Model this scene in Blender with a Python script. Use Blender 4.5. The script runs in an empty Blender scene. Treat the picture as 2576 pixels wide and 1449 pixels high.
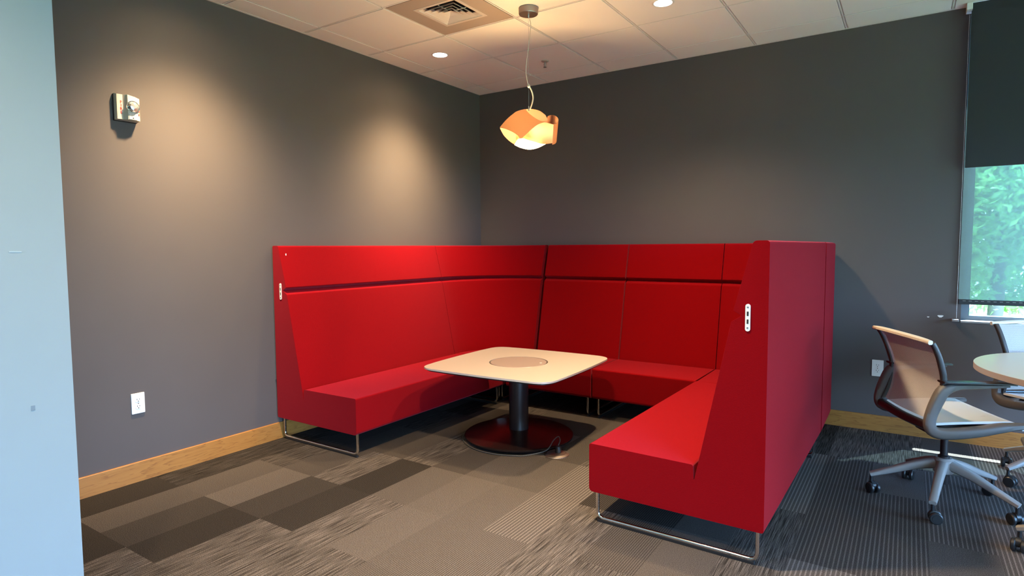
import bpy, bmesh, math, random
from mathutils import Vector, Matrix
random.seed(7)
SC = bpy.context.scene
COL = SC.collection
PI = math.pi

# ------------------------------------------------------------------ camera
CAM = Vector((3.6678, -4.9786, 1.3295))
YAW, PITCH, ROLL, FPX = 0.5839, -0.0672, -0.0063, 1511.04
fw = Vector((-math.sin(YAW) * math.cos(PITCH), math.cos(YAW) * math.cos(PITCH), math.sin(PITCH)))
sd = Vector((math.cos(YAW), math.sin(YAW), 0)); up = sd.cross(fw)
s2 = sd * math.cos(ROLL) + up * math.sin(ROLL); u2 = up * math.cos(ROLL) - sd * math.sin(ROLL)
cd = bpy.data.cameras.new('camera'); cam = bpy.data.objects.new('camera', cd); COL.objects.link(cam)
cd.sensor_width = 36.0; cd.lens = FPX / 2576 * 36.0; cd.clip_start = 0.05; cd.clip_end = 300
m = Matrix((s2, u2, -fw)).transposed().to_4x4(); m.translation = CAM
cam.matrix_world = m
SC.camera = cam

# ------------------------------------------------------------------ world, sun, exposure
SC.view_settings.view_transform = 'Standard'
SC.view_settings.look = 'None'
SC.view_settings.gamma = 1.0
SC.view_settings.use_curve_mapping = False
SC.view_settings.exposure = 0.36
SC.cycles.max_bounces = 8
SC.cycles.diffuse_bounces = 5
SC.cycles.transparent_max_bounces = 12
SC.cycles.sample_clamp_indirect = 4.0
SC.cycles.use_denoising = True

W = bpy.data.worlds.new('world'); SC.world = W; W.use_nodes = True
nt = W.node_tree; nt.nodes.clear()
tc = nt.nodes.new('ShaderNodeTexCoord'); sx = nt.nodes.new('ShaderNodeSeparateXYZ')
rp = nt.nodes.new('ShaderNodeValToRGB'); bg = nt.nodes.new('ShaderNodeBackground'); wo = nt.nodes.new('ShaderNodeOutputWorld')
nt.links.new(tc.outputs['Generated'], sx.inputs[0]); nt.links.new(sx.outputs['Z'], rp.inputs[0])
rp.color_ramp.elements[0].position = 0.0; rp.color_ramp.elements[0].color = (0.42, 0.64, 1.0, 1)
rp.color_ramp.elements[1].position = 0.6; rp.color_ramp.elements[1].color = (0.20, 0.46, 1.0, 1)
nt.links.new(rp.outputs[0], bg.inputs[0]); bg.inputs[1].default_value = 35.0
nt.links.new(bg.outputs[0], wo.inputs[0])

def lamp(name, kind, loc, energy, color, **kw):
    d = bpy.data.lights.new(name, kind); d.energy = energy; d.color = color
    for k, v in kw.items(): setattr(d, k, v)
    o = bpy.data.objects.new(name, d); o.location = loc; COL.objects.link(o); return o

sun = lamp('sun', 'SUN', (5, 3, 6), 60.0, (0.86, 0.95, 1.0), angle=math.radians(0.55))
sun.rotation_euler = Vector((-0.278, -0.362, -1.0)).to_track_quat('-Z', 'Y').to_euler()

H = 2.865                       # ceiling height
T = 0.6096                      # ceiling module
GA, GB = 0.1977, 0.2944         # offsets of the grid from the left and back wall
XR, YF = 7.2, -8.4              # right wall, front wall behind the camera
WARM = (1.0, 0.72, 0.40)
DL = [(0.498, -1.20), (2.321, -1.19), (0.498, -3.03), (2.321, -3.03), (5.98, -1.2), (4.15, -4.86), (2.321, -4.86)]  # the last two are unseen, added for warm ambient light
# power, beam spread across / along the wall (tangents), tilt towards the left wall in degrees
DLP = [(590, .25, .40, 17), (330, .62, .62, 0), (590, .25, .40, 17), (460, .62, .62, 0), (130, .62, .62, 0), (200, .62, .62, 0), (300, .62, .62, 0)]
for (x, y), (pw, sa, sb, tilt) in zip(DL, DLP):
    o = lamp('downlight_beam', 'SPOT', (x, y, H - 0.03), pw, WARM, spot_size=math.radians(150), spot_blend=0.5, shadow_soft_size=0.045)
    o.rotation_euler = (0, math.radians(tilt), 0)
    o.data.use_nodes = True; n_ = o.data.node_tree; em = n_.nodes['Emission']          # photometric beam shape: a soft oval beam plus some spill
    def mth(op, a, b=None):
        q = n_.nodes.new('ShaderNodeMath'); q.operation = op
        for k, v in enumerate((a, b)):
            if v is None: continue
            if isinstance(v, (int, float)): q.inputs[k].default_value = v
            else: n_.links.new(v, q.inputs[k])
        return q.outputs[0]
    tc_ = n_.nodes.new('ShaderNodeTexCoord'); sp_ = n_.nodes.new('ShaderNodeSeparateXYZ'); n_.links.new(tc_.outputs['Normal'], sp_.inputs[0])
    dz = mth('MAXIMUM', mth('ABSOLUTE', sp_.outputs['Z']), 0.02)
    ex_ = mth('ADD', mth('POWER', mth('DIVIDE', mth('DIVIDE', sp_.outputs['X'], dz), sa), 2.0), mth('POWER', mth('DIVIDE', mth('DIVIDE', sp_.outputs['Y'], dz), sb), 2.0))
    g_ = mth('ADD', mth('MULTIPLY', mth('POWER', 2.718, mth('MULTIPLY', ex_, -0.5)), 1.0), mth('MULTIPLY', mth('POWER', dz, 3.0), 0.05))
    n_.links.new(g_, em.inputs['Strength'])

# daylight openings in the right wall get portals (they emit nothing themselves)
WINR = [(-8.3, -4.2), (-3.3, -1.1)]
WZ0, WZ1 = 0.15, 1.95
def portal(loc, sx_, sy_, rot):
    d = bpy.data.lights.new('portal', 'AREA'); d.shape = 'RECTANGLE'; d.size = sx_; d.size_y = sy_
    d.cycles.is_portal = True
    o = bpy.data.objects.new('portal', d); o.location = loc; o.rotation_euler = rot; COL.objects.link(o)
for y0, y1 in WINR:
    portal((XR + 0.1, (y0 + y1) / 2, (WZ0 + WZ1) / 2), WZ1 - WZ0, y1 - y0, (0, PI / 2, 0))
portal((5.08, 0.13, 1.85), 2.3, 2.05, (-PI / 2, 0, 0))

# ------------------------------------------------------------------ material helpers
def lin(c):
    return tuple(((v / 255) / 12.92 if v / 255 <= 0.04045 else ((v / 255 + 0.055) / 1.055) ** 2.4) for v in c)
class NM:
    def __init__(s, name):
        s.m = bpy.data.materials.new(name); s.m.use_nodes = True; s.t = s.m.node_tree
        s.b = s.t.nodes['Principled BSDF']; s.o = s.t.nodes['Material Output']
    def n(s, kind, **kw):
        x = s.t.nodes.new(kind)
        for k, v in kw.items():
            if isinstance(k, str) and k.startswith('i_'): x.inputs[k[2:].replace('_', ' ')].default_value = v
            else: setattr(x, k, v)
        return x
    def l(s, a, b): s.t.links.new(a, b)
    def set(s, **kw):
        for k, v in kw.items():
            key = {'color': 'Base Color', 'rough': 'Roughness', 'metal': 'Metallic', 'sheen': 'Sheen Weight', 'sheenr': 'Sheen Roughness',
                   'sheent': 'Sheen Tint', 'spec': 'Specular IOR Level', 'ec': 'Emission Color', 'es': 'Emission Strength', 'coat': 'Coat Weight', 'coatr': 'Coat Roughness'}[k]
            if isinstance(v, tuple) and len(v) == 3: v = (*v, 1)
            s.b.inputs[key].default_value = v
        return s
    def pos(s):
        return s.n('ShaderNodeNewGeometry').outputs['Position']
    def noise(s, scale, detail=2, vec=None, stretch=None):
        x = s.n('ShaderNodeTexNoise'); x.inputs['Scale'].default_value = scale; x.inputs['Detail'].default_value = detail
        v = vec or s.pos()
        if stretch:
            mp = s.n('ShaderNodeMapping'); mp.inputs['Scale'].default_value = stretch; s.l(v, mp.inputs[0]); v = mp.outputs[0]
        s.l(v, x.inputs['Vector']); return x.outputs['Fac']
    def mix(s, fac, a, b, mode='MIX'):
        x = s.n('ShaderNodeMix', data_type='RGBA', blend_type=mode)
        for inp, v in ((x.inputs[0], fac), (x.inputs[6], a), (x.inputs[7], b)):
            if isinstance(v, (int, float)): inp.default_value = v
            elif isinstance(v, tuple): inp.default_value = (*v, 1) if len(v) == 3 else v
            else: s.l(v, inp)
        return x.outputs[2]
    def math(s, op, a, b=0.0, c=None):
        x = s.n('ShaderNodeMath', operation=op)
        for i, v in enumerate((a, b) + ((c,) if c is not None else ())):
            if isinstance(v, (int, float)): x.inputs[i].default_value = v
            else: s.l(v, x.inputs[i])
        return x.outputs[0]
    def ramp(s, fac, stops):
        x = s.n('ShaderNodeValToRGB'); s.l(fac, x.inputs[0]); e = x.color_ramp.elements
        while len(e) < len(stops): e.new(0.5)
        for el, (p, c) in zip(e, stops): el.position = p; el.color = (*c, 1) if len(c) == 3 else c
        return x.outputs[0]
    def bump(s, h, strength=0.3, dist=0.001):
        x = s.n('ShaderNodeBump'); x.inputs['Strength'].default_value = strength; x.inputs['Distance'].default_value = dist
        s.l(h, x.inputs['Height']); s.l(x.outputs[0], s.b.inputs['Normal'])
    def col(s, c): s.l(c, s.b.inputs['Base Color'])

def simple(name, color, rough=0.5, **kw):
    return NM(name).set(color=color, rough=rough, **kw).m

def wall_paint(name, color, rough=0.55):
    M = NM(name).set(color=color, rough=rough, spec=0.12)
    n = M.noise(380, 3); n2 = M.noise(3, 2)
    M.col(M.mix(n2, tuple(c * 0.96 for c in color), tuple(c * 1.04 for c in color)))
    M.bump(n, 0.12, 0.0006); return M.m

MAT = {}
MAT['wall'] = wall_paint('grey_wall_paint', (0.092, 0.078, 0.074))
MAT['white_wall'] = wall_paint('white_wall_paint', (0.195, 0.232, 0.250))
MAT['pale_wall'] = wall_paint('pale_wall_paint', (0.36, 0.32, 0.28))
MAT['tile'] = NM('ceiling_tile_white').set(color=(0.88, 0.84, 0.80), rough=0.9, spec=0.1)
_n = MAT['tile'].noise(260, 4); MAT['tile'].bump(_n, 0.25, 0.001); MAT['tile'] = MAT['tile'].m
MAT['tbar'] = simple('grid_white', (0.78, 0.75, 0.72), 0.5)
MAT['slab'] = simple('plenum_shadow_grey', (0.10, 0.09, 0.085), 0.9)
MAT['vent_panel'] = simple('vent_panel_paint', (0.42, 0.34, 0.28), 0.45)
MAT['vent'] = simple('vent_blade_paint', (0.62, 0.55, 0.50), 0.4)
MAT['black'] = simple('black_plastic', (0.012, 0.012, 0.013), 0.4)
MAT['duct'] = simple('duct_black', (0.004, 0.004, 0.004), 0.9)
MAT['chrome'] = simple('chrome', (0.78, 0.78, 0.78), 0.12, metal=1.0)
MAT['brushed'] = simple('brushed_nickel', (0.50, 0.42, 0.38), 0.38, metal=1.0)
MAT['white_plastic'] = simple('white_plastic', (0.72, 0.70, 0.67), 0.35)
MAT['cream_plastic'] = simple('cream_plastic', (0.46, 0.40, 0.33), 0.4)
MAT['dark_slot'] = simple('dark_slot', (0.01, 0.01, 0.01), 0.6)
MAT['red_print'] = simple('red_print', (0.35, 0.02, 0.015), 0.5)
MAT['table_white'] = simple('table_white_laminate', (0.435, 0.38, 0.35), 0.38)
MAT['table_lid'] = simple('table_lid_taupe', (0.30, 0.235, 0.22), 0.38)
MAT['table_edge'] = simple('table_edge_white', (0.62, 0.58, 0.54), 0.4)
MAT['table_black'] = simple('table_black_metal', (0.016, 0.012, 0.013), 0.32)
MAT['table_base'] = simple('table_base_black', (0.011, 0.006, 0.006), 0.25)
MAT['cord'] = simple('grey_cord', (0.05, 0.05, 0.05), 0.5)
MAT['cream_cord'] = simple('cream_cord', (0.62, 0.55, 0.44), 0.5)
MAT['wire'] = simple('steel_wire', (0.5, 0.5, 0.5), 0.3, metal=1.0)
MAT['lens'] = NM('downlight_lens').set(color=(0.9, 0.9, 0.9), ec=(1.0, 0.93, 0.84), es=7.0).m
MAT['bulb'] = NM('bulb_and_band_glow').set(color=(0.9, 0.8, 0.6), ec=(1.0, 0.72, 0.34), es=14.0).m  # for the bulb and the painted glow of the lower shade band

# red wool upholstery
M = NM('red_wool').set(rough=0.92, spec=0.05, sheen=0.29, sheenr=0.42, sheent=(1.0, 0.20, 0.32))
n = M.noise(900, 2); n2 = M.noise(190, 3)
M.col(M.mix(n, (0.135, 0.0001, 0.0010), (0.235, 0.0008, 0.0034)))
M.bump(M.math('ADD', n, n2), 0.55, 0.0012); MAT['red'] = M.m

# wood veneer of the baseboards (grain runs along X or Y)
def oak(name, axis):
    M = NM(name).set(rough=0.42)
    st = (0.8, 9, 9) if axis == 'x' else (9, 0.8, 9)
    n = M.noise(2.2, 4, stretch=st)
    w = M.math('FRACT', M.math('MULTIPLY', n, 9.0))
    g = M.ramp(w, [(0.0, (0.34, 0.145, 0.030)), (0.75, (0.30, 0.122, 0.023)), (0.95, (0.19, 0.068, 0.011)), (1.0, (0.34, 0.145, 0.030))])
    f = M.noise(60, 3, stretch=(0.3, 6, 6) if axis == 'x' else (6, 0.3, 6))
    M.col(M.mix(M.math('MULTIPLY', f, 0.35), g, (0.38, 0.175, 0.045)))
    return M.m
MAT['oak_x'] = oak('oak_grain_x', 'x'); MAT['oak_y'] = oak('oak_grain_y', 'y')

# carpet: colour attribute carries tone (R), weave (G): 0 plain, .33 fine line, .66 streaks, 1 wide pinstripe
M = NM('carpet_loop').set(rough=1.0, spec=0.0)
at = M.n('ShaderNodeAttribute', attribute_name='weave'); sp = M.n('ShaderNodeSeparateColor'); M.l(at.outputs['Color'], sp.inputs[0])
tone, wv = sp.outputs[0], sp.outputs[1]
ps = M.n('ShaderNodeSeparateXYZ'); M.l(M.pos(), ps.inputs[0]); px = ps.outputs[0]
pile = M.ramp(M.noise(330, 2), [(0.33, (0, 0, 0)), (0.67, (1, 1, 1))])
def stripe(period, duty):
    f = M.math('FRACT', M.math('MULTIPLY', px, 1 / period))
    return M.math('LESS_THAN', f, duty)
def band(lo, hi):
    return M.math('MULTIPLY', M.math('GREATER_THAN', wv, lo), M.math('LESS_THAN', wv, hi))
streak = M.noise(1.0, 3, stretch=(300, 6, 1)); streak2 = M.noise(1.0, 1, stretch=(70, 1.4, 1))
sk = M.math('ADD', M.ramp(streak, [(0.42, (0, 0, 0)), (0.60, (1, 1, 1))]), M.math('MULTIPLY', streak2, 0.4))
k_fine = M.math('MULTIPLY', band(0.2, 0.5), M.math('MULTIPLY', stripe(0.0105, 0.38), -0.52))
k_str = M.math('MULTIPLY', band(0.5, 0.8), M.math('MULTIPLY', M.math('SUBTRACT', sk, 0.72), 1.05))
k_pin = M.math('MULTIPLY', band(0.8, 1.1), M.math('SUBTRACT', M.math('MULTIPLY', stripe(0.0172, 0.34), 0.9), 0.20))
fac = M.math('ADD', M.math('ADD', M.math('ADD', 1.0, k_fine), k_str), k_pin)
fac = M.math('MULTIPLY', fac, M.math('ADD', 0.45, M.math('MULTIPLY', pile, 1.1)))
val = M.math('MAXIMUM', M.math('MULTIPLY', tone, fac), 0.01)
cc = M.n('ShaderNodeCombineColor'); M.l(val, cc.inputs[0]); M.l(M.math('MULTIPLY', val, 0.86), cc.inputs[1]); M.l(M.math('MULTIPLY', val, 0.79), cc.inputs[2])
M.col(cc.outputs[0]); M.bump(M.math('ADD', pile, M.math('MULTIPLY', fac, 0.5)), 0.6, 0.002); MAT['carpet'] = M.m

# lamp veneer: thin wood, light comes through it
M = NM('lamp_veneer').set(color=(0.82, 0.50, 0.24), rough=0.55)
n = M.noise(6, 4, stretch=(1.2, 1.2, 14), vec=M.n('ShaderNodeTexCoord').outputs['Object'])
c = M.ramp(M.math('FRACT', M.math('MULTIPLY', n, 7.0)), [(0, (0.17, 0.038, 0.002)), (0.8, (0.13, 0.027, 0.0015)), (1.0, (0.08, 0.013, 0.001))])
M.col(c)
tr = M.n('ShaderNodeBsdfTranslucent'); M.l(M.mix(0.86, c, (0.95, 0.72, 0.55)), tr.inputs[0]); mx = M.n('ShaderNodeMixShader'); mx.inputs[0].default_value = 0.50
M.l(M.b.outputs[0], mx.inputs[1]); M.l(tr.outputs[0], mx.inputs[2]); M.l(mx.outputs[0], M.o.inputs[0]); MAT['veneer'] = M.m

# shades, glass, mesh
MAT['blackout'] = NM('blackout_fabric').set(color=(0.018, 0.018, 0.020), rough=0.8).m
M = NM('screen_fabric').set(color=(0.07, 0.08, 0.08), rough=0.9)
tp = M.n('ShaderNodeBsdfTransparent'); tp.inputs[0].default_value = (0.86, 1.0, 1.0, 1); tl = M.n('ShaderNodeBsdfTranslucent'); tl.inputs[0].default_value = (0.14, 0.17, 0.15, 1)
a1 = M.n('ShaderNodeMixShader'); a1.inputs[0].default_value = 0.35; M.l(M.b.outputs[0], a1.inputs[1]); M.l(tl.outputs[0], a1.inputs[2])
a2 = M.n('ShaderNodeMixShader'); a2.inputs[0].default_value = 0.27; M.l(a1.outputs[0], a2.inputs[1]); M.l(tp.outputs[0], a2.inputs[2]); M.l(a2.outputs[0], M.o.inputs[0]); MAT['screen'] = M.m
M = NM('window_glass')
tp = M.n('ShaderNodeBsdfTransparent'); tp.inputs[0].default_value = (0.90, 0.96, 0.95, 1); gl = M.n('ShaderNodeBsdfGlossy'); gl.inputs['Roughness'].default_value = 0.02
fr = M.n('ShaderNodeLayerWeight'); a = M.n('ShaderNodeMixShader'); M.l(M.math('ADD', 0.05, M.math('MULTIPLY', M.math('POWER', fr.outputs['Facing'], 5.0), 0.8)), a.inputs[0]); M.l(tp.outputs[0], a.inputs[1]); M.l(gl.outputs[0], a.inputs[2]); M.l(a.outputs[0], M.o.inputs[0]); MAT['glass'] = M.m
MAT['alu'] = simple('window_frame_grey', (0.10, 0.12, 0.14), 0.4)
def netting(name, color, open_):
    M = NM(name).set(color=color, rough=0.6)
    g = M.n('ShaderNodeTexCoord').outputs['Object']
    sp = M.n('ShaderNodeSeparateXYZ'); M.l(g, sp.inputs[0])
    f1 = M.math('FRACT', M.math('MULTIPLY', M.math('ADD', sp.outputs[1], sp.outputs[2]), 190)); f2 = M.math('FRACT', M.math('MULTIPLY', M.math('SUBTRACT', sp.outputs[1], sp.outputs[2]), 190))
    hole = M.math('MULTIPLY', M.math('GREATER_THAN', f1, 1 - open_), M.math('GREATER_THAN', f2, 1 - open_))
    tp = M.n('ShaderNodeBsdfTransparent'); a = M.n('ShaderNodeMixShader'); M.l(hole, a.inputs[0]); M.l(M.b.outputs[0], a.inputs[1]); M.l(tp.outputs[0], a.inputs[2]); M.l(a.outputs[0], M.o.inputs[0]); return M.m
MAT['net_back'] = netting('back_netting', (0.50, 0.48, 0.49), 0.46)
MAT['net_seat'] = netting('seat_netting', (0.70, 0.71, 0.74), 0.15)
MAT['chair_frame'] = simple('chair_frame_grey', (0.105, 0.098, 0.098), 0.5)
MAT['chair_dark'] = simple('chair_dark_frame', (0.032, 0.028, 0.028), 0.45)
MAT['chair_rim'] = simple('chair_rim_cream', (0.66, 0.60, 0.52), 0.45)
MAT['chair_base'] = simple('chair_base_grey', (0.24, 0.22, 0.21), 0.42)
MAT['leaf'] = None
M = NM('leaf_green').set(rough=0.55)
oi = M.noise(0.9, 3); M.col(M.ramp(oi, [(0.3, (0.16, 0.34, 0.11)), (0.5, (0.30, 0.55, 0.14)), (0.7, (0.46, 0.70, 0.20))]))
tr = M.n('ShaderNodeBsdfTranslucent'); tr.inputs[0].default_value = (0.42, 0.75, 0.16, 1); mx = M.n('ShaderNodeMixShader'); mx.inputs[0].default_value = 0.45
M.l(M.b.outputs[0], mx.inputs[1]); M.l(tr.outputs[0], mx.inputs[2]); M.l(mx.outputs[0], M.o.inputs[0]); MAT['leaf'] = M.m
MAT['bark'] = simple('bark', (0.10, 0.07, 0.05), 0.9)
M = NM('pale_concrete').set(rough=0.9); M.col(M.mix(M.noise(2, 4), (0.45, 0.45, 0.42), (0.60, 0.60, 0.56))); MAT['concrete'] = M.m

# ------------------------------------------------------------------ object helpers
def finish(o, smooth=None):
    if smooth is not None:
        me = o.data
        me.shade_smooth()
        me.set_sharp_from_angle(angle=math.radians(smooth))
        md = o.modifiers.new('wn', 'WEIGHTED_NORMAL'); md.keep_sharp = True; md.weight = 80
    return o
def obj(name, bm, mat, parent=None, smooth=35, kind=None, label=None):
    me = bpy.data.meshes.new(name)
    bmesh.ops.recalc_face_normals(bm, faces=bm.faces)
    bm.to_mesh(me); bm.free()
    for mm in (mat if isinstance(mat, list) else [mat]): me.materials.append(mm)
    o = bpy.data.objects.new(name, me); COL.objects.link(o)
    if parent: o.parent = parent
    if kind: o['kind'] = kind
    if label: o['label'] = label
    return finish(o, smooth)
def tag(o, label, cat, group=None, kind=None):
    if label: o['label'] = label
    if cat: o['category'] = cat
    if group: o['group'] = group
    if kind: o['kind'] = kind
    return o
def thing(name, label, cat, loc=(0, 0, 0), rot=0.0, group=None):
    o = bpy.data.objects.new(name, None); o.empty_display_size = 0.1; COL.objects.link(o)
    o.location = loc; o.rotation_euler = (0, 0, rot); return tag(o, label, cat, group)
def box(bm, x0, x1, y0, y1, z0, z1, bev=0.0, seg=2):
    r = bmesh.ops.create_cube(bm, size=1.0)['verts']
    for v in r: v.co = Vector(((x0 + x1) / 2 + v.co.x * (x1 - x0), (y0 + y1) / 2 + v.co.y * (y1 - y0), (z0 + z1) / 2 + v.co.z * (z1 - z0)))
    if bev > 0:
        es = list({e for v in r for e in v.link_edges})
        bmesh.ops.bevel(bm, geom=es, offset=bev, segments=seg, profile=0.5, affect='EDGES', clamp_overlap=True)
    return bm
def B(*a, **k): return box(bmesh.new(), *a, **k)
def lathe(bm, prof, cx=0, cy=0, cz=0, seg=32, axis=None, cap=True):
    rings = []
    for r, z in prof:
        if r < 1e-6:
            rings.append([bm.verts.new((0, 0, z))])
        else: rings.append([bm.verts.new((r * math.cos(2 * PI * i / seg), r * math.sin(2 * PI * i / seg), z)) for i in range(seg)])
    for a, b in zip(rings, rings[1:]):
        for i in range(seg):
            j = (i + 1) % seg
            if len(a) == 1 and len(b) == 1: continue
            if len(a) == 1: bm.faces.new((a[0], b[i], b[j]))
            elif len(b) == 1: bm.faces.new((a[i], a[j], b[0]))
            else: bm.faces.new((a[i], a[j], b[j], b[i]))
    if cap:
        for rg in (rings[0], rings[-1]):
            if len(rg) > 2: bm.faces.new(rg)
    vs = [v for rg in rings for v in rg]
    if axis is not None:
        q = Vector((0, 0, 1)).rotation_difference(Vector(axis).normalized())
        for v in vs: v.co = q @ v.co
    for v in vs: v.co += Vector((cx, cy, cz))
    return bm
def sweep(bm, pts, ra, rb=None, seg=8, closed=False, upv=(0, 0, 1), square=False):
    """tube along pts; ra/rb = half sizes (number or list) across / along the up direction"""
    pts = [Vector(p) for p in pts]; n = len(pts); rb = ra if rb is None else rb
    A = ra if isinstance(ra, list) else [ra] * n; Bq = rb if isinstance(rb, list) else [rb] * n
    upv = Vector(upv); rings = []
    if square:
        prof = []
        for qx, qy in ((1, 1), (-1, 1), (-1, -1), (1, -1)):
            for da in (-0.35, 0.35):
                a0 = math.atan2(qy, qx) + da
                prof.append((math.copysign(min(1, abs(math.cos(a0)) * 1.28), math.cos(a0)), math.copysign(min(1, abs(math.sin(a0)) * 1.28), math.sin(a0))))
    else: prof = [(math.cos(2 * PI * i / seg), math.sin(2 * PI * i / seg)) for i in range(seg)]
    prev = None
    for i, p in enumerate(pts):
        t = (pts[(i + 1) % n] - pts[i - 1]) if closed else (pts[min(i + 1, n - 1)] - pts[max(i - 1, 0)])
        t.normalize()
        side = t.cross(upv)
        if side.length < 1e-3: side = prev if prev is not None else t.cross(Vector((1, 0.1, 0)))
        side.normalize()
        u = side.cross(t).normalized(); prev = side
        rings.append([bm.verts.new(p + side * (c * A[i]) + u * (s * Bq[i])) for c, s in prof])
    k = len(prof)
    for i in range(n if closed else n - 1):
        a, b = rings[i], rings[(i + 1) % n]
        for j in range(k): bm.faces.new((a[j], a[(j + 1) % k], b[(j + 1) % k], b[j]))
    if not closed: bm.faces.new(rings[0]); bm.faces.new(rings[-1])
    return bm
def rounded(pts, seg=4):
    """2D polygon with (x, y, radius) corners -> list of points"""
    out = []; n = len(pts)
    for i in range(n):
        p = Vector(pts[i][:2]); r = pts[i][2]
        a = Vector(pts[i - 1][:2]); b = Vector(pts[(i + 1) % n][:2])
        if r <= 0: out.append(p); continue
        da = (a - p); db = (b - p); la, lb = da.length, db.length; da /= la; db /= lb
        ang = da.angle(db); t = min(r / math.tan(ang / 2), la * 0.49, lb * 0.49)
        s, e = p + da * t, p + db * t
        for k in range(seg + 1):
            f = k / seg; out.append((1 - f) ** 2 * s + 2 * f * (1 - f) * p + f * f * e)
    return out
def smoothpath(pts, sub=6):
    """Catmull-Rom through pts"""
    P = [Vector(p) for p in pts]; out = []
    for i in range(len(P) - 1):
        p0, p1, p2, p3 = P[max(i - 1, 0)], P[i], P[i + 1], P[min(i + 2, len(P) - 1)]
        for k in range(sub):
            t = k / sub
            out.append(0.5 * ((2 * p1) + (p2 - p0) * t + (2 * p0 - 5 * p1 + 4 * p2 - p3) * t * t + (3 * p1 - p0 - 3 * p2 + p3) * t ** 3))
    out.append(P[-1]); return out
def prism(bm, pts2, z0, z1, bev=0.0, seg=2, both=True):
    vs = [bm.verts.new((p[0], p[1], z0)) for p in pts2]; f = bm.faces.new(vs)
    r = bmesh.ops.extrude_face_region(bm, geom=[f])['geom']
    top = [g for g in r if isinstance(g, bmesh.types.BMVert)]
    for v in top: v.co.z = z1
    if bev > 0:
        zs = (z0, z1) if both else (z1,)
        es = [e for e in bm.edges if any(abs(e.verts[0].co.z - z) < 1e-6 and abs(e.verts[1].co.z - z) < 1e-6 for z in zs)]
        bmesh.ops.bevel(bm, geom=es, offset=bev, segments=seg, profile=0.5, affect='EDGES', clamp_overlap=True)
    return bm
def copy_tree(o, parent=None):
    c = o.copy(); COL.objects.link(c)
    if parent: c.parent = parent
    for ch in list(o.children):
        copy_tree(ch, c)
    return c
def structure(name, bm, mat, parent=None, smooth=None):
    o = obj(name, bm, mat, parent, smooth)
    if not parent: o['kind'] = 'structure'
    return o

# ------------------------------------------------------------------ the room shell
bm = bmesh.new(); box(bm, -0.15, 0, YF, 0.2, -0.05, H + 0.2); structure('wall_left', bm, MAT['wall'])
# back wall with the window opening
WX0, WX1, WZB, WZT = 3.968, 6.2, 0.822, 2.84
bm = bmesh.new()
box(bm, 0, WX0, 0, 0.2, -0.05, H + 0.2); box(bm, WX0, WX1, 0, 0.2, -0.05, WZB)
box(bm, WX0, WX1, 0, 0.2, WZT, H + 0.2); box(bm, WX1, XR, 0, 0.2, -0.05, H + 0.2)
wall_back = structure('wall_back', bm, MAT['wall'])
bm = bmesh.new()
ys = [YF] + [v for w in WINR for v in w] + [0.2]
for i in range(0, len(ys), 2): box(bm, XR, XR + 0.2, ys[i], ys[i + 1], -0.05, H + 0.2)
for y0, y1 in WINR: box(bm, XR, XR + 0.2, y0, y1, -0.05, WZ0); box(bm, XR, XR + 0.2, y0, y1, WZ1, H + 0.2)
structure('wall_right', bm, MAT['pale_wall'])
structure('wall_front', B(-0.15, XR + 0.2, YF - 0.15, YF, -0.05, H + 0.2), MAT['pale_wall'])
# wall end at the left edge of the view
PX, PY = 1.50, -4.189
wp = structure('wall_entry', prism(bmesh.new(), [(1.36, YF), (PX, YF), (PX, PY), (1.36, PY)], 0, H - 0.001), MAT['white_wall'])
obj('scuff', B(PX, PX + 0.0012, -4.33, -4.30, 1.325, 1.328), simple('scuff_grey', (0.25, 0.3, 0.33), 0.7), wp, None)
obj('scuff', B(PX, PX + 0.0012, -4.30, -4.29, 0.853, 0.868), MAT['alu'], wp, None)
# paint chips on the back wall
for (x, z, sx_, sz_) in ((3.858, 0.846, 0.014, 0.010), (3.790, 0.838, 0.006, 0.004)):
    pts = [(x + sx_ * math.cos(a) * (1 + 0.4 * math.sin(3 * a)), z + sz_ * math.sin(a) * (1 + 0.3 * math.cos(2 * a))) for a in [2 * PI * i / 14 for i in range(14)]]
    bm = bmesh.new(); prism(bm, pts, 0, 0.0015)
    for v in bm.verts: v.co = Vector((v.co.x, -v.co.z, v.co.y))
    obj('paint_chip', bm, MAT['white_plastic'], wall_back, None)

# floor: subfloor and carpet tiles of 50 cm, two weaves side by side in each
floor = structure('floor', B(-0.15, XR + 0.2, YF - 0.1, 0.2, -0.12, -0.012), MAT['slab'])
P, F_, S_, N_ = 0.0, 0.33, 0.66, 1.0     # plain, fine line, streaks, pinstripe
tone_map = {}
def setc(i, j, tone, w): tone_map[(i, j)] = (tone, w)
# i = band index from x=.03 in steps of .25, j = row: 0 is y -.26..-.76
rows = {
 0: '35S 40P 35S 45P 40S 35F 40P 45P 40F 35P 35F 30P 36S 52S 52S 50P 56N 54N',
 1: '35S 40P 30S 45P 50S 45P 50F 45P 45F 48F 40S 42F 56N 44N 52P 50N 56N 56N',
 2: '30S 36P 38S 40P 52S 50P 60P 48F 50S 44F 34F 40P 56N 42N 42N 50N 54N 52N',
 3: '35S 38P 42P 42P 50S 42P 60F 58F 58N 36F 36F 44P 48S 42N 44N 50P 54N 54S',
 4: '32S 42S 44P 54S 34F 54P 66F 64F 60N 56S 52F 50P 50S 56N 46N 52P 54S 52S',
 5: '32S 47P 54P 36P 36F 58S 68F 64F 64F 58S 52S 32N 50F 52N 40N 48P 50S 48S',
 6: '28P 46P 36P 30P 54S 56S 56S 62F 58F 50S 34N 34N 50F 50N 40N 48P 50S 48S',
 7: '28P 30P 30P 52S 50S 50S 48S 56F 50F 50S 40N 40P 50F 50N 40N 48P 50S 48S'}
for j, r in rows.items():
    for i, s in enumerate(r.split()): setc(i, j, int(s[:-1]) / 100, {'P': P, 'F': F_, 'S': S_, 'N': N_}[s[-1]])
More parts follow.
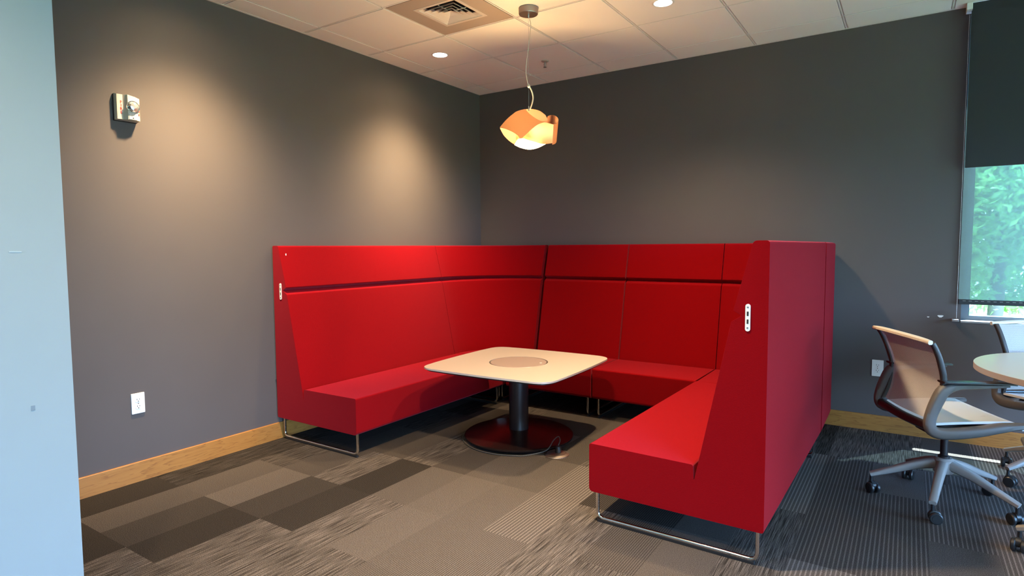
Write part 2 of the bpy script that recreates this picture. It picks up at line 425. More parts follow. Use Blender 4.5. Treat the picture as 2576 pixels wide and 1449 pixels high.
def tone_of(i, j):
    if (i, j) in tone_map: return tone_map[(i, j)]
    rr = random.Random(i * 91 + j * 17 + 5); return (rr.uniform(0.3, 0.6), rr.choice([P, F_, S_, N_]))
x_cuts = [0.0, 0.03] + [0.03 + 0.5 * k for k in range(1, 12)]
y_cuts = [0.0, -0.26] + [-0.26 - 0.5 * k for k in range(1, 12)]
def carpet_tile(x0, x1, y0, y1, i0, j, kind=None):
    bm = bmesh.new(); cl = bm.loops.layers.float_color.new('weave')
    g = 0.00012; xs = [x0]
    if x1 - x0 > 0.3: xs += [x0 + 0.25]
    xs.append(x1)
    for k in range(len(xs) - 1):
        a, b = xs[k] + (g if k == 0 else 0), xs[k + 1] - (g if k == len(xs) - 2 else 0)
        before = set(bm.faces); box(bm, a, b, y1 + g, y0 - g, -0.010, 0.0)
        t, w = tone_of(i0 + k, j)
        for f in bm.faces:
            if f not in before:
                for lp in f.loops: lp[cl] = (0.27 * t ** 1.7, w, 0, 1)
    o = obj('carpet_tile', bm, MAT['carpet'], floor, None)
    if kind: o['kind'] = kind
for a in range(len(x_cuts) - 1):
    for b in range(len(y_cuts) - 1):
        x0, x1, y0, y1 = x_cuts[a], x_cuts[a + 1], y_cuts[b], y_cuts[b + 1]
        if x1 <= 0.03: i0 = 0
        else: i0 = round((x0 - 0.03) / 0.25)
        carpet_tile(x0, x1, y0, y1, i0, max(b - 1, 0))
bm = bmesh.new()
for args in ((5.53, XR, YF, 0.0), (0.0, 5.53, YF, y_cuts[-1])): box(bm, *args, -0.010, 0.0)
obj('bounce_flooring', bm, simple('bounce_floor_pale', (0.45, 0.38, 0.32), 0.5), floor, None)  # unseen pale floor, added to bounce warm light onto the ceiling

# baseboards
BH = 0.114
def baseboard(name, L, mat, xf):
    bm = bmesh.new(); prof = rounded([(0, 0, 0), (0.013, 0, 0), (0.013, BH, 0.004), (0, BH, 0)], 3)
    vs = [[bm.verts.new(xf(p.x, s, p.y)) for p in prof] for s in (0, L)]
    n = len(prof)
    for i in range(n): bm.faces.new((vs[0][i], vs[0][(i + 1) % n], vs[1][(i + 1) % n], vs[1][i]))
    bm.faces.new(vs[0]); bm.faces.new(vs[1]); structure(name, bm, mat, smooth=30)
baseboard('baseboard_left', 8.38, MAT['oak_y'], lambda d, s, z: (d, -0.013 - s, z))
baseboard('baseboard_back', XR, MAT['oak_x'], lambda d, s, z: (s, -d, z))

# ceiling: slab, tiles, grid
ceiling = structure('ceiling', B(-0.15, XR + 0.2, YF - 0.1, 0.2, H + 0.03, H + 0.15), MAT['slab'])
gx = [GA + T * k for k in range(-1, 13)]; gy = [-(GB + T * k) for k in range(-1, 15)]
gx[0] = 0.0; gy[0] = 0.0; gx = [g for g in gx if g < XR] + [XR]; gy = [g for g in gy if g > YF] + [YF]
tile_cache = {}
for i in range(len(gx) - 1):
    for j in range(len(gy) - 1):
        if i == 2 and j == 3: continue       # the vent panel sits here
        x0, x1, y0, y1 = gx[i], gx[i + 1], gy[j + 1], gy[j]
        g0 = 0.011; w, h = x1 - x0 - 2 * g0, y1 - y0 - 2 * g0
        if w < 0.02 or h < 0.02: continue
        key = (round(w, 3), round(h, 3))
        if key not in tile_cache:
            bm = bmesh.new(); box(bm, -w / 2, w / 2, -h / 2, h / 2, 0.0, 0.018)
            me = bpy.data.meshes.new('ceiling_tile'); bm.to_mesh(me); bm.free(); me.materials.append(MAT['tile']); tile_cache[key] = me
        o = bpy.data.objects.new('ceiling_tile', tile_cache[key]); COL.objects.link(o); o.parent = ceiling
        o.location = ((x0 + x1) / 2, (y0 + y1) / 2, H)
for k, g in enumerate(gx[1:-1]):
    bm = bmesh.new(); box(bm, g - 0.0125, g + 0.0125, YF, 0, H + 0.0095, H + 0.013); box(bm, g - 0.0045, g + 0.0045, YF, 0, H + 0.001, H + 0.011)
    obj('grid_bar', bm, MAT['tbar'], ceiling, None)
for k, g in enumerate(gy[1:-1]):
    bm = bmesh.new(); box(bm, 0, XR, g - 0.0125, g + 0.0125, H + 0.009, H + 0.0128); box(bm, 0, XR, g - 0.006, g + 0.006, H + 0.001, H + 0.0105)
    obj('grid_bar', bm, MAT['tbar'], ceiling, None)
bm = bmesh.new(); box(bm, 0, XR, -0.018, 0, H - 0.001, H + 0.011)
obj('wall_angle', bm, MAT['tbar'], ceiling, None)
bm = bmesh.new(); box(bm, 0, 0.018, YF, -0.018, H - 0.001, H + 0.011)
obj('wall_angle', bm, MAT['tbar'], ceiling, None)

# window in the back wall
win = structure('window_1', bmesh.new(), MAT['alu'])
bm = bmesh.new(); fy0, fy1 = 0.085, 0.145
box(bm, WX0, WX0 + 0.05, fy0, fy1, WZB, WZT); box(bm, WX1 - 0.05, WX1, fy0, fy1, WZB, WZT)
box(bm, WX0 + 0.05, WX1 - 0.05, fy0, fy1, WZB, WZB + 0.03); box(bm, WX0 + 0.05, WX1 - 0.05, fy0, fy1, WZT - 0.05, WZT)
box(bm, 5.06, 5.11, fy0, fy1, WZB + 0.03, WZT - 0.05)
obj('window_frame', bm, MAT['alu'], win, None)
for a, b in ((WX0 + 0.05, 5.06), (5.11, WX1 - 0.05)): obj('pane', B(a, b, 0.112, 0.118, WZB + 0.03, WZT - 0.05), MAT['glass'], win, None)
obj('window_sill', B(WX0, WX1, -0.004, fy0, WZB - 0.012, WZB + 0.001, bev=0.002), MAT['chair_base'], win, None)
for k, (y0, y1) in enumerate(WINR):
    w2 = structure('window_%d' % (k + 2), bmesh.new(), MAT['alu'])
    bm = bmesh.new()
    box(bm, XR + 0.06, XR + 0.12, y0, y0 + 0.05, WZ0, WZ1); box(bm, XR + 0.06, XR + 0.12, y1 - 0.05, y1, WZ0, WZ1)
    box(bm, XR + 0.06, XR + 0.12, y0, y1, WZ0, WZ0 + 0.04); box(bm, XR + 0.06, XR + 0.12, y0, y1, WZ1 - 0.04, WZ1)
    obj('window_frame', bm, MAT['alu'], w2, None)
    obj('pane', B(XR + 0.08, XR + 0.086, y0 + 0.05, y1 - 0.05, WZ0 + 0.04, WZ1 - 0.04), MAT['glass'], w2, None)

# ------------------------------------------------------------------ the red modular seating
PROF = [(0, .155, .012), (.795, .155, .022), (.795, .390, .012), (.293, .386, .012), (.289, .312, .002),
        (.143, 1.020, .012), (.102, 1.046, .002), (.136, 1.066, .008), (.062, 1.352, .020), (0, 1.352, .014)]
def leg_frame(parent, x, d0=0.03, d1=0.765, along='y'):
    def q(d, z): return (x, d, z) if along == 'y' else (d, x, z)
    pts = rounded([(d0, .158, 0), (d0, .020, .035), (d1, .020, .035), (d1, .158, 0)], 6)
    pts = [(p.x, p.y) for p in pts]
    fr = obj('leg_frame', sweep(bmesh.new(), [q(a, b) for a, b in pts], 0.0088, seg=12, upv=(1, 0, 0) if along == 'y' else (0, 1, 0)), MAT['chrome'], parent, 60, label='chrome wire leg frame')
    bm = bmesh.new()
    if along == 'y': box(bm, x - 0.008, x + 0.008, d0 + 0.01, d1 - 0.0, 0.0, 0.014, bev=0.002)
    else: box(bm, d0 + 0.01, d1, x - 0.008, x + 0.008, 0.0, 0.014, bev=0.002)
    obj('glide_strip', bm, MAT['black'], fr, None)
def full_body(L):
    bm = bmesh.new(); pr = rounded(PROF, 4)
    a = [bm.verts.new((0, p.x, p.y)) for p in pr]; b = [bm.verts.new((L, p.x, p.y)) for p in pr]; n = len(pr)
    for i in range(n): bm.faces.new((a[i], a[(i + 1) % n], b[(i + 1) % n], b[i]))
    fa, fb = bm.faces.new(a), bm.faces.new(b)
    bmesh.ops.recalc_face_normals(bm, faces=bm.faces)
    bmesh.ops.bevel(bm, geom=list(fa.edges) + list(fb.edges), offset=0.010, segments=3, profile=0.5, affect='EDGES', clamp_overlap=True)
    return bm
def cut(bm, co, no):
    """keep the side the normal points to"""
    r = bmesh.ops.bisect_plane(bm, geom=bm.verts[:] + bm.edges[:] + bm.faces[:], plane_co=co, plane_no=no, clear_inner=True)
    es = [e for e in r['geom_cut'] if isinstance(e, bmesh.types.BMEdge)]
    try: bmesh.ops.contextual_create(bm, geom=es)
    except Exception: pass
    return bm
def bench(label, L, loc, rot, legs, port=None, name='booth_bench', group=None):
    t = thing(name, label, 'bench', loc, rot, group)
    bm = full_body(L); cut(bm, (0, .2905, 0), (0, 1, 0)); obj('seat', bm, MAT['red'], t, 30)
    bm = full_body(L); cut(bm, (0, .2905, 0), (0, -1, 0)); cut(bm, (0, 0, 1.046), (0, 0, -1)); obj('backrest', bm, MAT['red'], t, 30)
    bm = full_body(L); cut(bm, (0, .2905, 0), (0, -1, 0)); cut(bm, (0, 0, 1.046), (0, 0, 1)); obj('headrest', bm, MAT['red'], t, 30)
    for x in legs: leg_frame(t, x)
    if port is not None:
        xp, sgn = port
        pl = [(0.010 * math.cos(a), (0.046 if math.sin(a) > 0 else -0.046) + 0.010 * math.sin(a)) for a in [2 * PI * (i + .5) / 16 for i in range(16)]]
        def plate(pts, t0, t1):
            bm = bmesh.new(); prism(bm, pts, t0, t1)
            for v in bm.verts: v.co = Vector((xp + sgn * v.co.z, 0.078 + v.co.x, 1.040 + v.co.y))
            return bm
        pp = obj('usb_port_plate', plate(pl, 0.0, 0.0035), MAT['white_plastic'], t, None, label='white plastic charging port plate')
        for z in (-0.016, 0.016): obj('usb_socket', plate([(-.0035, z - .009), (.0035, z - .009), (.0035, z + .009), (-.0035, z + .009)], 0.0030, 0.0042), MAT['dark_slot'], pp, None)
        for z in (-0.042, 0.042): obj('screw', plate([(.004 * math.cos(k * PI / 4), z + .004 * math.sin(k * PI / 4)) for k in range(8)], 0.0030, 0.0044), MAT['chrome'], pp, None)
    return t
BL, BY = 1.626, -2.432
b1 = bench('long red wool high-back bench along the left wall, under the bright wall-wash', BL, (0.012, BY + BL, 0), -PI / 2, (0.045, BL - 0.035), (BL, 1))
obj('strap_hook', sweep(bmesh.new(), [(BL - .02, -0.006, .40), (BL - .02, -0.010, .42), (BL - .0, -0.010, .42), (BL - .0, -0.006, .40)], 0.002, seg=6), MAT['black'], b1, None)
for d in (0.28, 0.53): obj('bolt', B(BL - 0.075, BL - 0.060, d, d + 0.015, 0.135, 0.158, bev=0.003), MAT['white_plastic'], b1, None)
obj('lint_speck', B(BL - 0.052, BL - 0.045, 0.0790, 0.0800, 1.285, 1.298, bev=0.0), MAT['white_plastic'], b1, None)
b2 = bench('long red wool high-back bench at the right, its pinkish back turned to the round table', 1.610, (3.208, BY, 0), PI / 2 - 0.0195, (0.035, 1.565), (0.0, -1))
b3 = bench('short red wool seat unit against the back wall, left one, behind the white table', 0.795, (1.638, -0.012, 0), PI, (0.04, 0.755))
b4 = bench('short red wool seat unit against the back wall, right one, nearer the window', 0.795, (2.445, -0.012, 0), PI, (0.04, 0.755))
def corner(label, loc, rot):
    S = 0.79; t = thing('booth_corner', label, 'bench', loc, rot)
    def piece(prof, name, N=20):
        pr = rounded(prof, 3); bm = bmesh.new(); secs = []
        for k in range(N + 1):
            a = (PI / 2) * k / N; c, s = math.cos(a), math.sin(a); out = S * (c ** 10 + s ** 10) ** (-0.1)
            ring = []
            for p in pr:
                f = max(0.0, min(1.0, p.x / 0.06)); r = (S - p.x) * f + (out - p.x) * (1 - f)
                ring.append(bm.verts.new((S - r * c, S - r * s, p.y)))
            secs.append(ring)
        n = len(pr)
        for A_, B_ in zip(secs, secs[1:]):
            for i in range(n): bm.faces.new((A_[i], A_[(i + 1) % n], B_[(i + 1) % n], B_[i]))
        fa, fb = bm.faces.new(secs[0]), bm.faces.new(secs[-1])
        return obj(name, bm, MAT['red'], t, 30)
    piece([(0, .155, .012), (.289, .155, 0), (.289, .312, 0), (.143, 1.020, .012), (.102, 1.046, 0), (0, 1.046, 0)], 'backrest')
    piece([(0, 1.046, 0), (.102, 1.046, 0), (.136, 1.066, .008), (.062, 1.352, .020), (0, 1.352, .014)], 'headrest')
    rs = S - .294
    pts = [(S, S)] + [(S - rs * math.cos(PI / 2 * k / 20), S - rs * math.sin(PI / 2 * k / 20)) for k in range(21)]
    obj('seat', prism(bmesh.new(), pts, .155, .388, bev=0.010, seg=3), MAT['red'], t, 30)
    leg_frame(t, S - 0.05, d0=0.05, d1=S - 0.07, along='y')
    leg_frame(t, S - 0.05, d0=0.05, d1=S - 0.07, along='x')
    obj('usb_slot', B(S - 0.002, S + 0.0015, 0.074, 0.082, 1.005, 1.085), MAT['dark_slot'], t, None)
    return t
corner('curved red wool corner unit in the room corner, between left bench and back wall units', (0.012, -0.012, 0), -PI / 2)
corner('red wool corner unit nearest the window, mostly behind the right-hand bench', (3.2405, -0.012, 0), PI)

# ------------------------------------------------------------------ square coffee table
t = thing('coffee_table', 'low white square table with rounded corners and round taupe lid, inside the red booth', 'table', (1.42, -1.50, 0), math.radians(2.0))
def squircle(h, bulge, r, seg=10):
    out = []; cs = [(-h, -h), (h, -h), (h, h), (-h, h)]
    base = []
    for i in range(4):
        a = Vector(cs[i]); b = Vector(cs[(i + 1) % 4]); nrm = Vector(((b - a).y, -(b - a).x)).normalized()
        for k in range(1, seg):
            f = k / seg
            if f * 2 * h < r or (1 - f) * 2 * h < r: continue
            base.append((a + (b - a) * f + nrm * bulge * 4 * f * (1 - f)))
        c = b; d_in = (b - a).normalized(); nx = Vector(cs[(i + 2) % 4]); d_out = (nx - b).normalized()
        s, e = c - d_in * r, c + d_out * r
        nrm2 = Vector((d_out.y, -d_out.x))
        fr = 4 * (r / (2 * h)) * (1 - r / (2 * h)) * bulge
        s = s + nrm * fr; e = e + nrm2 * fr; c = c + (nrm + nrm2) * fr * 0.6
        for k in range(9):
            f = k / 8; base.append((1 - f) ** 2 * s + 2 * f * (1 - f) * c + f * f * e)
    return base
TZ = 0.535
top2d = squircle(0.488, 0.018, 0.12)
# top with a real round cut-out: ring of quads between outline and hole
bm = bmesh.new(); n = len(top2d); hr = 0.205
import itertools
def ang(p): return math.atan2(p[1], p[0])
srt = sorted([(p[0], p[1]) for p in top2d], key=ang)
hole = [(hr * math.cos(ang(p)), hr * math.sin(ang(p))) for p in srt]
def ringface(z0, z1, out, inn, bmm):
    lo, li = [bmm.verts.new((x, y, z1)) for x, y in out], [bmm.verts.new((x, y, z1)) for x, y in inn]
    uo, ui = [bmm.verts.new((x, y, z0)) for x, y in out], [bmm.verts.new((x, y, z0)) for x, y in inn]
    k = len(out)
    for i in range(k):
        j = (i + 1) % k
        bmm.faces.new((lo[i], lo[j], li[j], li[i])); bmm.faces.new((uo[i], uo[j], ui[j], ui[i]))
        bmm.faces.new((lo[i], lo[j], uo[j], uo[i])); bmm.faces.new((li[i], li[j], ui[j], ui[i]))
ringface(TZ - 0.012, TZ, srt, hole, bm)
es = [e for e in bm.edges if all(abs(v.co.z - TZ) < 1e-6 and v.co.xy.length > 0.4 for v in e.verts) and abs(e.verts[0].co.xy.length - e.verts[1].co.xy.length) < 0.2]
bmesh.ops.bevel(bm, geom=es, offset=0.003, segments=2, profile=0.5, affect='EDGES', clamp_overlap=True)
obj('tabletop', bm, MAT['table_white'], t, 30)
bm = bmesh.new(); under = [(p[0] * 0.975, p[1] * 0.975) for p in srt]; prism(bm, under, TZ - 0.022, TZ - 0.0122)
obj('under_panel', bm, MAT['black'], t, None)
lid = obj('lid', lathe(bmesh.new(), [(0.0, TZ - 0.012), (0.196, TZ - 0.012), (0.196, TZ - 0.002), (0.194, TZ), (0.0, TZ)], seg=64), MAT['table_lid'], t, 30, label='round taupe lid')
obj('finger_hole', lathe(bmesh.new(), [(0.0, TZ + 0.0002), (0.009, TZ + 0.0002), (0.009, TZ + 0.001), (0, TZ + 0.001)], cx=0.155, cy=0.04, seg=14), MAT['white_plastic'], lid, None)
obj('column', lathe(bmesh.new(), [(0.068, 0.05), (0.068, 0.40), (0.078, 0.405), (0.078, 0.47), (0.20, 0.500), (0.20, TZ - 0.022)], seg=40), MAT['table_black'], t, 40)
obj('base_disc', lathe(bmesh.new(), [(0.345, 0.0), (0.355, 0.012), (0.378, 0.020), (0.380, 0.030), (0.372, 0.036), (0.10, 0.062), (0.075, 0.066), (0.0, 0.066)], seg=72), MAT['table_base'], t, 40)

# floor outlet with plug and cord
fo = thing('floor_outlet', 'round metal floor outlet cover with black plug beside the table base', 'outlet', (1.815, -1.665, 0))
obj('cover', lathe(bmesh.new(), [(0.082, 0.0), (0.080, 0.004), (0.062, 0.010), (0.060, 0.008), (0.0, 0.008)], seg=32), MAT['brushed'], fo, 40)
bm = bmesh.new(); lathe(bm, [(0.0, .0), (.020, .0), (.020, .024), (.014, .040), (0, .042)], cx=0.0, cy=0.02, cz=0.008, seg=14)
obj('plug', bm, MAT['black'], fo, 40)
pts = []
c0 = Vector((1.42, -1.50))
for k in range(0, 15):
    a = math.radians(196 + k * 8.0); pts.append((c0.x + 0.394 * math.cos(a), c0.y + 0.394 * math.sin(a), 0.006))
pts += [(1.765, -1.72, 0.03), (1.775, -1.64, 0.075), (1.79, -1.60, 0.095), (1.815, -1.62, 0.08), (1.815, -1.643, 0.052)]
tag(obj('power_cord', sweep(bmesh.new(), smoothpath(pts, 5), 0.0032, seg=8), MAT['cord'], None, 60), 'thin grey power cord curling around the front of the table base to the floor outlet', 'cord')

# ------------------------------------------------------------------ pendant lamp
PLX, PLY = 1.575, -1.600
t = thing('pendant_lamp', 'pendant lamp of interlaced glowing wood veneer bands hanging above the square table', 'lamp', (PLX, PLY, H))
CZ = 2.098 - H
# lamp frame: right / towards room / up axes of the shade, turned in the room
A_ = Vector((0.834, 0.551, 0)); Bv = Vector((0.551, -0.834, 0)); Cv = Vector((0, 0, 1))
sc_ = 0.000378
def LP(u, v, b):
    return A_ * ((u - 860) * sc_) + Bv * b + Cv * (-(v - 815) * sc_ + CZ - b * -0.0 + (-b) * 0.19)
def ell(u, v, D=0.125, AA=0.235, CC=0.175):
    x = (u - 860) * sc_; z = (v - 815) * sc_
    return D * math.sqrt(max(0.0, 1 - (x / AA) ** 2 - (z / CC) ** 2))
def band_patch(name, top, bot, depth, parent, thick=0.0016, nu=20, nv=8):
    """a veneer band between two edge curves"""
    Tp = smoothpath([Vector((*p, 0)) for p in top], 8); Bp = smoothpath([Vector((*p, 0)) for p in bot], 8)
    def samp(P, f):
        L = [0]
        for a, b in zip(P, P[1:]): L.append(L[-1] + (b - a).length)
        s = f * L[-1]
        for i in range(len(P) - 1):
            if s <= L[i + 1] + 1e-9: q = (s - L[i]) / max(L[i + 1] - L[i], 1e-9); return P[i].lerp(P[i + 1], q)
        return P[-1]
    bm = bmesh.new(); g = []
    for i in range(nu + 1):
        a, b = samp(Tp, i / nu), samp(Bp, i / nu)
        g.append([bm.verts.new(LP(*(a.lerp(b, j / nv)).xy, depth(a.lerp(b, j / nv), i / nu, j / nv))) for j in range(nv + 1)])
    for i in range(nu):
        for j in range(nv): bm.faces.new((g[i][j], g[i + 1][j], g[i + 1][j + 1], g[i][j + 1]))
    bmesh.ops.recalc_face_normals(bm, faces=bm.faces)
    bmesh.ops.solidify(bm, geom=bm.faces[:], thickness=thick)
    return obj(name, bm, MAT['veneer'], parent, 60)
front = lambda p, a, b: ell(p.x, p.y, 0.135)
back = lambda p, a, b: -ell(p.x, p.y, 0.135)
shade = obj('shade_band', bmesh.new(), MAT['veneer'], t, None); bpy.data.objects.remove(shade)
# front band crossing from upper middle down to the left
band_patch('shade_band', [(362, 782), (470, 660), (590, 560), (700, 505), (790, 492), (860, 560), (960, 635), (1050, 680), (1120, 692)],
           [(362, 786), (470, 812), (590, 868), (670, 925), (712, 972), (790, 912), (880, 830), (990, 745), (1120, 695)], front, t, nu=44)
# lower left inner face
band_patch('shade_band', [(362, 782), (520, 790), (700, 880), (900, 900), (1100, 900)], [(358, 800), (430, 930), (560, 1050), (720, 1130), (870, 1166)], back, t)
# upper far band
band_patch('shade_band', [(560, 575), (660, 500), (860, 462), (1040, 490), (1160, 570)], [(560, 700), (700, 800), (900, 850), (1090, 800), (1232, 705)], back, t)
# right hand sweep, concave side to the viewer
band_patch('shade_band', [(640, 1000), (800, 850), (960, 740), (1110, 695), (1290, 742)], [(640, 905), (800, 985), (960, 1035), (1110, 1072), (1280, 1050)], lambda p, a, b: -0.03 - 0.07 * math.sin(PI * a) + 0.06 * a * a, t)
# outer right lobe: a curled strip
def lobe(a0, a1, N=22):
    bm = bmesh.new(); g = []
    for i in range(N + 1):
        a = a0 + (a1 - a0) * i / N
        u = 1262 + 104 * math.cos(a); bb = 0.062 * math.sin(a) + 0.02
        tv = 655 + 85 * math.sin(a) * 0.95; bv = 1010 + 66 * math.sin(a)
        ub = 1240 + 92 * math.cos(a)
        col_ = []
        for j in range(9):
            f = j / 8; col_.append(bm.verts.new(LP(u * (1 - f) + ub * f, tv * (1 - f) + bv * f, bb)))
        g.append(col_)
    for i in range(N):
        for j in range(8): bm.faces.new((g[i][j], g[i + 1][j], g[i + 1][j + 1], g[i][j + 1]))
    bmesh.ops.recalc_face_normals(bm, faces=bm.faces); bmesh.ops.solidify(bm, geom=bm.faces[:], thickness=0.0016)
    return obj('shade_band', bm, MAT['veneer'], t, 60)
lobe(math.radians(-140), math.radians(85))
# bulb, and the lower veneer band given a glow of its own
bm = bmesh.new(); bmesh.ops.create_uvsphere(bm, u_segments=24, v_segments=14, radius=0.022, matrix=Matrix.Translation(A_ * -0.045 + Bv * 0.0 + Cv * (CZ + 0.02)))
obj('bulb', bm, MAT['bulb'], t, 60, label='round glowing bulb')
lamp('pendant_glow', 'POINT', Vector((PLX, PLY, H)) + A_ * -0.045 + Bv * 0.0 + Cv * (CZ + 0.02), 40, (1.0, 0.62, 0.26), shadow_soft_size=0.032)
band_patch('overlit_band', [(612, 1083), (690, 985), (860, 985), (1000, 1010), (1160, 1070)], [(612, 1085), (720, 1136), (870, 1166), (1020, 1140), (1160, 1072)], lambda p, a, b: -ell(p.x, p.y, 0.12) * 0.9, t).data.materials[0] = MAT['bulb']  # lower veneer band, its overexposed brightness put in as emission
obj('canopy', lathe(bmesh.new(), [(0.0, -0.004), (0.062, -0.004), (0.062, -0.038), (0.059, -0.042), (0.0, -0.042)], cx=0.0, cy=0.0, seg=40), MAT['brushed'], t, 40, label='brushed metal ceiling canopy')
obj('canopy_nipple', lathe(bmesh.new(), [(0.006, -0.04), (0.006, -0.055), (0.003, -0.06)], seg=12), MAT['wire'], t, 40)
obj('suspension_wire', sweep(bmesh.new(), [(0, 0, -0.055), (0, 0, 2.215 - H)], 0.0007, seg=5), MAT['wire'], t, None)
cord = [A_ * a + Cv * (z - H) for a, z in ((0, 2.81), (0.014, 2.77), (0.010, 2.70), (0.0, 2.62), (-0.012, 2.54), (-0.017, 2.47), (-0.012, 2.42), (-0.003, 2.378))]
obj('cord', sweep(bmesh.new(), smoothpath(cord, 5), 0.0021, seg=8, upv=Bv), MAT['cream_cord'], t, 60)
cord = [A_ * a + Cv * (z - H) for a, z in ((0.004, 2.372), (0.020, 2.34), (0.028, 2.305), (0.024, 2.27), (0.008, 2.225))]
obj('cord', sweep(bmesh.new(), smoothpath(cord, 5), 0.0042, seg=8, upv=Bv), MAT['cream_cord'], t, 60)
obj('cord_grip', lathe(bmesh.new(), [(0.004, 2.385 - H), (0.009, 2.378 - H), (0.009, 2.368 - H), (0.003, 2.362 - H)], seg=14), MAT['cream_cord'], t, 40)
obj('wire_clip', lathe(bmesh.new(), [(0.004, 2.245 - H), (0.004, 2.215 - H)], seg=10), MAT['wire'], t, 40)

# ------------------------------------------------------------------ ceiling fittings
lab = {0: 'round recessed downlight lit, in the tile left of the pendant cord near the left wall',
       1: 'round recessed downlight lit, at the top edge right of the pendant'}
for k, (x, y) in enumerate(DL):
    o = thing('downlight', lab.get(k, 'round recessed downlight outside the view, %s' % ['', '', 'above the outlet wall', 'over the open floor', 'over the round table side', 'added near the entrance for warm fill', 'added behind the camera for warm fill'][k]), 'ceiling light', (x, y, H), 0, 'recessed ceiling downlights')
    obj('trim_ring', lathe(bmesh.new(), [(0.056, 0.0), (0.056, -0.002), (0.064, -0.004), (0.070, 0.0)], seg=40, cap=False), MAT['white_plastic'], o, 40)
    obj('lens', lathe(bmesh.new(), [(0.0, -0.0005), (0.057, -0.0005), (0.057, -0.0022), (0.0, -0.0022)], seg=40), MAT['lens'], o, None)
o = thing('sprinkler', 'small metal ceiling sprinkler head behind the pendant cord', 'sprinkler', (1.11, -0.592, H))
obj('escutcheon', lathe(bmesh.new(), [(0.0, 0.0), (0.033, 0.0), (0.030, -0.006), (0.012, -0.010), (0.0, -0.010)], seg=28), MAT['vent_panel'], o, 40)
obj('stem', lathe(bmesh.new(), [(0.007, -0.008), (0.007, -0.022), (0.004, -0.03), (0.004, -0.045)], seg=12), MAT['wire'], o, 40)
for s in (-1, 1): obj('yoke_arm', sweep(bmesh.new(), [(s * .006, 0, -.020), (s * .013, 0, -.030), (s * .009, 0, -.045), (0, 0, -.052)], 0.002, seg=6), MAT['wire'], o, 40)
obj('deflector', lathe(bmesh.new(), [(0.0, -0.051), (0.014, -0.051), (0.014, -0.053), (0.0, -0.053)], seg=16), MAT['wire'], o, None)
# air diffuser
vx, vy = GA + T * 1.5, -(GB + T * 2.5)
o = thing('air_diffuser', 'square ceiling air diffuser with nested louvres in a beige panel', 'vent', (vx, vy, H))
bm = bmesh.new(); hw = T / 2 - 0.010; hi = 0.150
for a in ((-hw, hw, hi, hw), (-hw, hw, -hw, -hi), (-hw, -hi, -hi, hi), (hi, hw, -hi, hi)): box(bm, *a, 0.0, 0.006)
obj('panel', bm, MAT['vent_panel'], o, None, label='beige metal panel')
def frustum(bm, h0, z0, h1, z1, th=0.002):
    for (sa, sb) in (((-1, -1), (1, -1)), ((1, -1), (1, 1)), ((1, 1), (-1, 1)), ((-1, 1), (-1, -1))):
        q = [(sa[0] * h0, sa[1] * h0, z0), (sb[0] * h0, sb[1] * h0, z0), (sb[0] * h1, sb[1] * h1, z1), (sa[0] * h1, sa[1] * h1, z1)]
        lo = [bm.verts.new(p) for p in q]; hi_ = [bm.verts.new((p[0], p[1], p[2] + th)) for p in q]
        bm.faces.new(lo); bm.faces.new(hi_)
        for i in range(4): bm.faces.new((lo[i], lo[(i + 1) % 4], hi_[(i + 1) % 4], hi_[i]))
    return bm
bm = bmesh.new(); frustum(bm, 0.150, -0.002, 0.172, -0.002, 0.0025); frustum(bm, 0.128, 0.022, 0.152, -0.002, 0.002)
obj('outer_frame', bm, MAT['vent'], o, None)
for h0, h1 in ((0.088, 0.122), (0.056, 0.090), (0.026, 0.058)):
    obj('louvre', frustum(bmesh.new(), h0, 0.020, h1, -0.006), MAT['vent'], o, None)
bm = bmesh.new(); ap = bm.verts.new((0, 0, 0.016)); q = [bm.verts.new((a * .036, b * .036, -.004)) for a, b in ((-1, -1), (1, -1), (1, 1), (-1, 1))]
for i in range(4): bm.faces.new((ap, q[i], q[(i + 1) % 4]))
obj('centre_cone', bm, MAT['vent'], o, None)
for (x0, x1, y0, y1) in ((-.003, .003, -.125, -.04), (-.003, .003, .04, .125), (-.125, -.04, -.003, .003), (.04, .125, -.003, .003)): obj('tie_bar', B(x0, x1, y0, y1, 0.006, 0.011), MAT['vent'], o, None)
bm = bmesh.new(); frustum(bm, 0.135, 0.0275, 0.151, 0.0275, 0.001); box(bm, -.151, .151, -.151, .151, 0.0255, 0.029)
obj('duct_opening', bm, MAT['duct'], o, None)

# ------------------------------------------------------------------ wall fittings
def outlet(label, loc, rotz):
    o = thing('wall_outlet', label, 'outlet', loc, rotz)     # local: x across, y out of the wall (negative), z up
    bm = bmesh.new(); pr = rounded([(-.036, -.059, .004), (.036, -.059, .004), (.036, .059, .004), (-.036, .059, .004)], 3); prism(bm, pr, 0, 0.006, bev=0.0025, both=False)
    for v in bm.verts: v.co = Vector((v.co.x, -v.co.z, v.co.y))
    obj('cover_plate', bm, MAT['white_plastic'], o, 30)
    for s in (-1, 1):
        zc = s * 0.0195; pts = []
        for i in range(24):
            a = 2 * PI * i / 24; pts.append((0.0172 * math.cos(a), max(-.0125, min(.0125, 0.0172 * math.sin(a))) + zc))
        bm = bmesh.new(); prism(bm, pts, 0.004, 0.0075, bev=0.001, both=False)
        for v in bm.verts: v.co = Vector((v.co.x, -v.co.z, v.co.y))
        r = obj('receptacle', bm, MAT['white_plastic'], o, 30)
        for (x0, x1, z0, z1) in ((-.0078, -.0052, .000, .0085), (.0052, .0075, .0010, .0078), (-.0024, .0024, -.0092, -.0045)):
            obj('slot', B(x0, x1, -0.0080, -0.0070, zc + z0, zc + z1), MAT['dark_slot'], r, None)
    obj('screw', lathe(bmesh.new(), [(0, 0.0055), (0.003, 0.0055), (0.003, 0.007), (0, 0.007)], seg=10, axis=(0, -1, 0)), MAT['chrome'], o, None)
    return o
